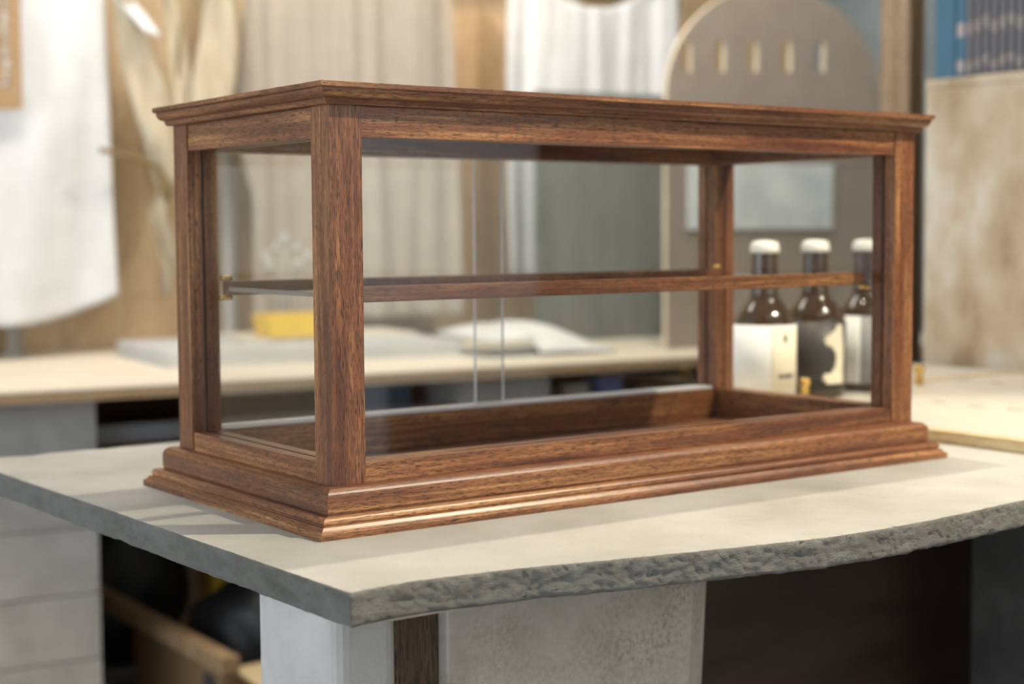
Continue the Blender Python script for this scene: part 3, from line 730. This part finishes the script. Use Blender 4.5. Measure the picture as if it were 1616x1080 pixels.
for u in (1082, 1135, 1187, 1240, 1293):
    s_, zz_ = onn(u, 88, nA); _, zz1 = onn(u, 63, nA); hz = zz1-zz_; hw_ = .0165
    poly([(s_-ac-hw_, zz_-ZT_-hz), (s_-ac-hw_, zz_-ZT_+hz*.8), (s_-ac-hw_*.6, zz_-ZT_+hz), (s_-ac+hw_*.6, zz_-ZT_+hz), (s_-ac+hw_, zz_-ZT_+hz*.8), (s_-ac+hw_, zz_-ZT_-hz)])
tmp = bpy.data.objects.new('tmp', cme); C.objects.link(tmp); bpy.context.view_layer.update()
me = bpy.data.meshes.new_from_object(tmp.evaluated_get(bpy.context.evaluated_depsgraph_get())); bpy.data.objects.remove(tmp); bpy.data.curves.remove(cme)
me.transform(Matrix(((1, 0, 0, 0), (0, 0, -1, .007), (0, 1, 0, 0), (0, 0, 0, 1))))
me.materials.clear(); me.name = 'board_panel'
o = link('board_panel', me, [M['arch'], M['cream']], ar)
for p in me.polygons: p.material_index = 1 if abs(p.normal.y) < .5 else 0; p.use_smooth = False
a, zt = onn(1086, 255, nA-.01); b_, zb = onn(1316, 361, nA-.01)
pr = snbox('pinned_print', a, b_, nA-.006, nA-.0045, zb, zt, M['paper']); tag(pr, 'pale blue white print fixed on the taupe arched board', 'print')

# ================================================================== STORAGE BENEATH, LEFT
cpos = atd(352, 1058, 2.95)
zc = cpos.z
cb = thing('cardboard_box', 'open brown cardboard box on the floor beside the block pier', 'box', (cpos.x, cpos.y, ZF), math.radians(3))
hb = zc-ZF; W2, D2 = .40, .38
boxo('side_wall', (0, W2, 0, .006, 0, hb), M['card'], cb); boxo('side_wall', (0, .006, .006, D2, 0, hb), M['card'], cb)
boxo('side_wall', (W2-.006, W2, .006, D2, 0, hb), M['card'], cb); boxo('side_wall', (.006, W2-.006, D2-.006, D2, 0, hb), M['card'], cb)
boxo('bottom', (.006, W2-.006, .006, D2-.006, 0, .006), M['card'], cb)
bm = bmesh.new(); prism(bm, [(0, 0), (0, -.004), (-.14, -.02), (-.14, -.016)], lambda y_, z_: (.02, y_, hb+z_), lambda y_, z_: (W2-.02, y_, hb+z_)); bmobj('flap', bm, M['cardl'], cb)
boxo('printed_mark', (-.0006, 0, .03, .08, hb-.07, hb-.02), M['ink_d'], cb)
p0, p1 = atd(150, 936, 3.34), atd(356, 1040, 2.93)
p0.z = zc+.050; p1.z = zc+.012
pk = thing('wooden_batten', 'wooden batten lying across the cardboard box', 'batten', p0)
dv = p1-p0
bm = bmesh.new(); q = dv.to_track_quat('X', 'Z').to_matrix().to_4x4(); box(bm, -.05, dv.length+.02, -.018, .018, -.008, .022, .001)
bmesh.ops.transform(bm, matrix=q, verts=bm.verts[:]); bmobj('batten_stick', bm, M['postwood'], pk)
def lump(name, label, cat, pos, r, m, seed, lean=0):
    bm = bmesh.new(); bmesh.ops.create_icosphere(bm, subdivisions=4, radius=1)
    for v in bm.verts:
        c = v.co.copy(); k = 1+.16*noise.noise(c*1.7+Vector((seed, 0, 0)))+.05*noise.noise(c*5+Vector((0, seed, 0)))
        v.co = Vector((c.x*r[0], c.y*r[1], c.z*r[2]))*k
        if v.co.z < -r[2]*.8: v.co.z = -r[2]*.8
    bmesh.ops.translate(bm, verts=bm.verts[:], vec=(0, 0, r[2]*.8))
    for v in bm.verts: v.co.z *= 1-lean*v.co.x/r[0]
    o = bmobj(name, bm, m, None, True); o.location = pos; return tag(o, label, cat)
p = (cpos.x+.185, cpos.y+.20, ZF+.0065)
lump('black_sack', 'black plastic sack bulging out of the cardboard box', 'sack', p, (.150, .145, .155), M['blackbag'], 3, .12)
p = atd(198, 900, 3.60)
lump('black_sack', 'tall black plastic sack half hidden by the block pier', 'sack', (p.x, p.y, ZF), (.135, .095, .205), M['blackbag'], 8)
p = atd(358, 930, 3.74)
yb = boxo('yellow_crate', (-.05, .10, -.045, .045, 0, .27), M['yellow'], bev=.008); yb.location = (p.x, p.y, ZF); yb.rotation_euler[2] = EROT
tag(yb, 'yellow crate behind the black sacks under the workbench', 'crate')
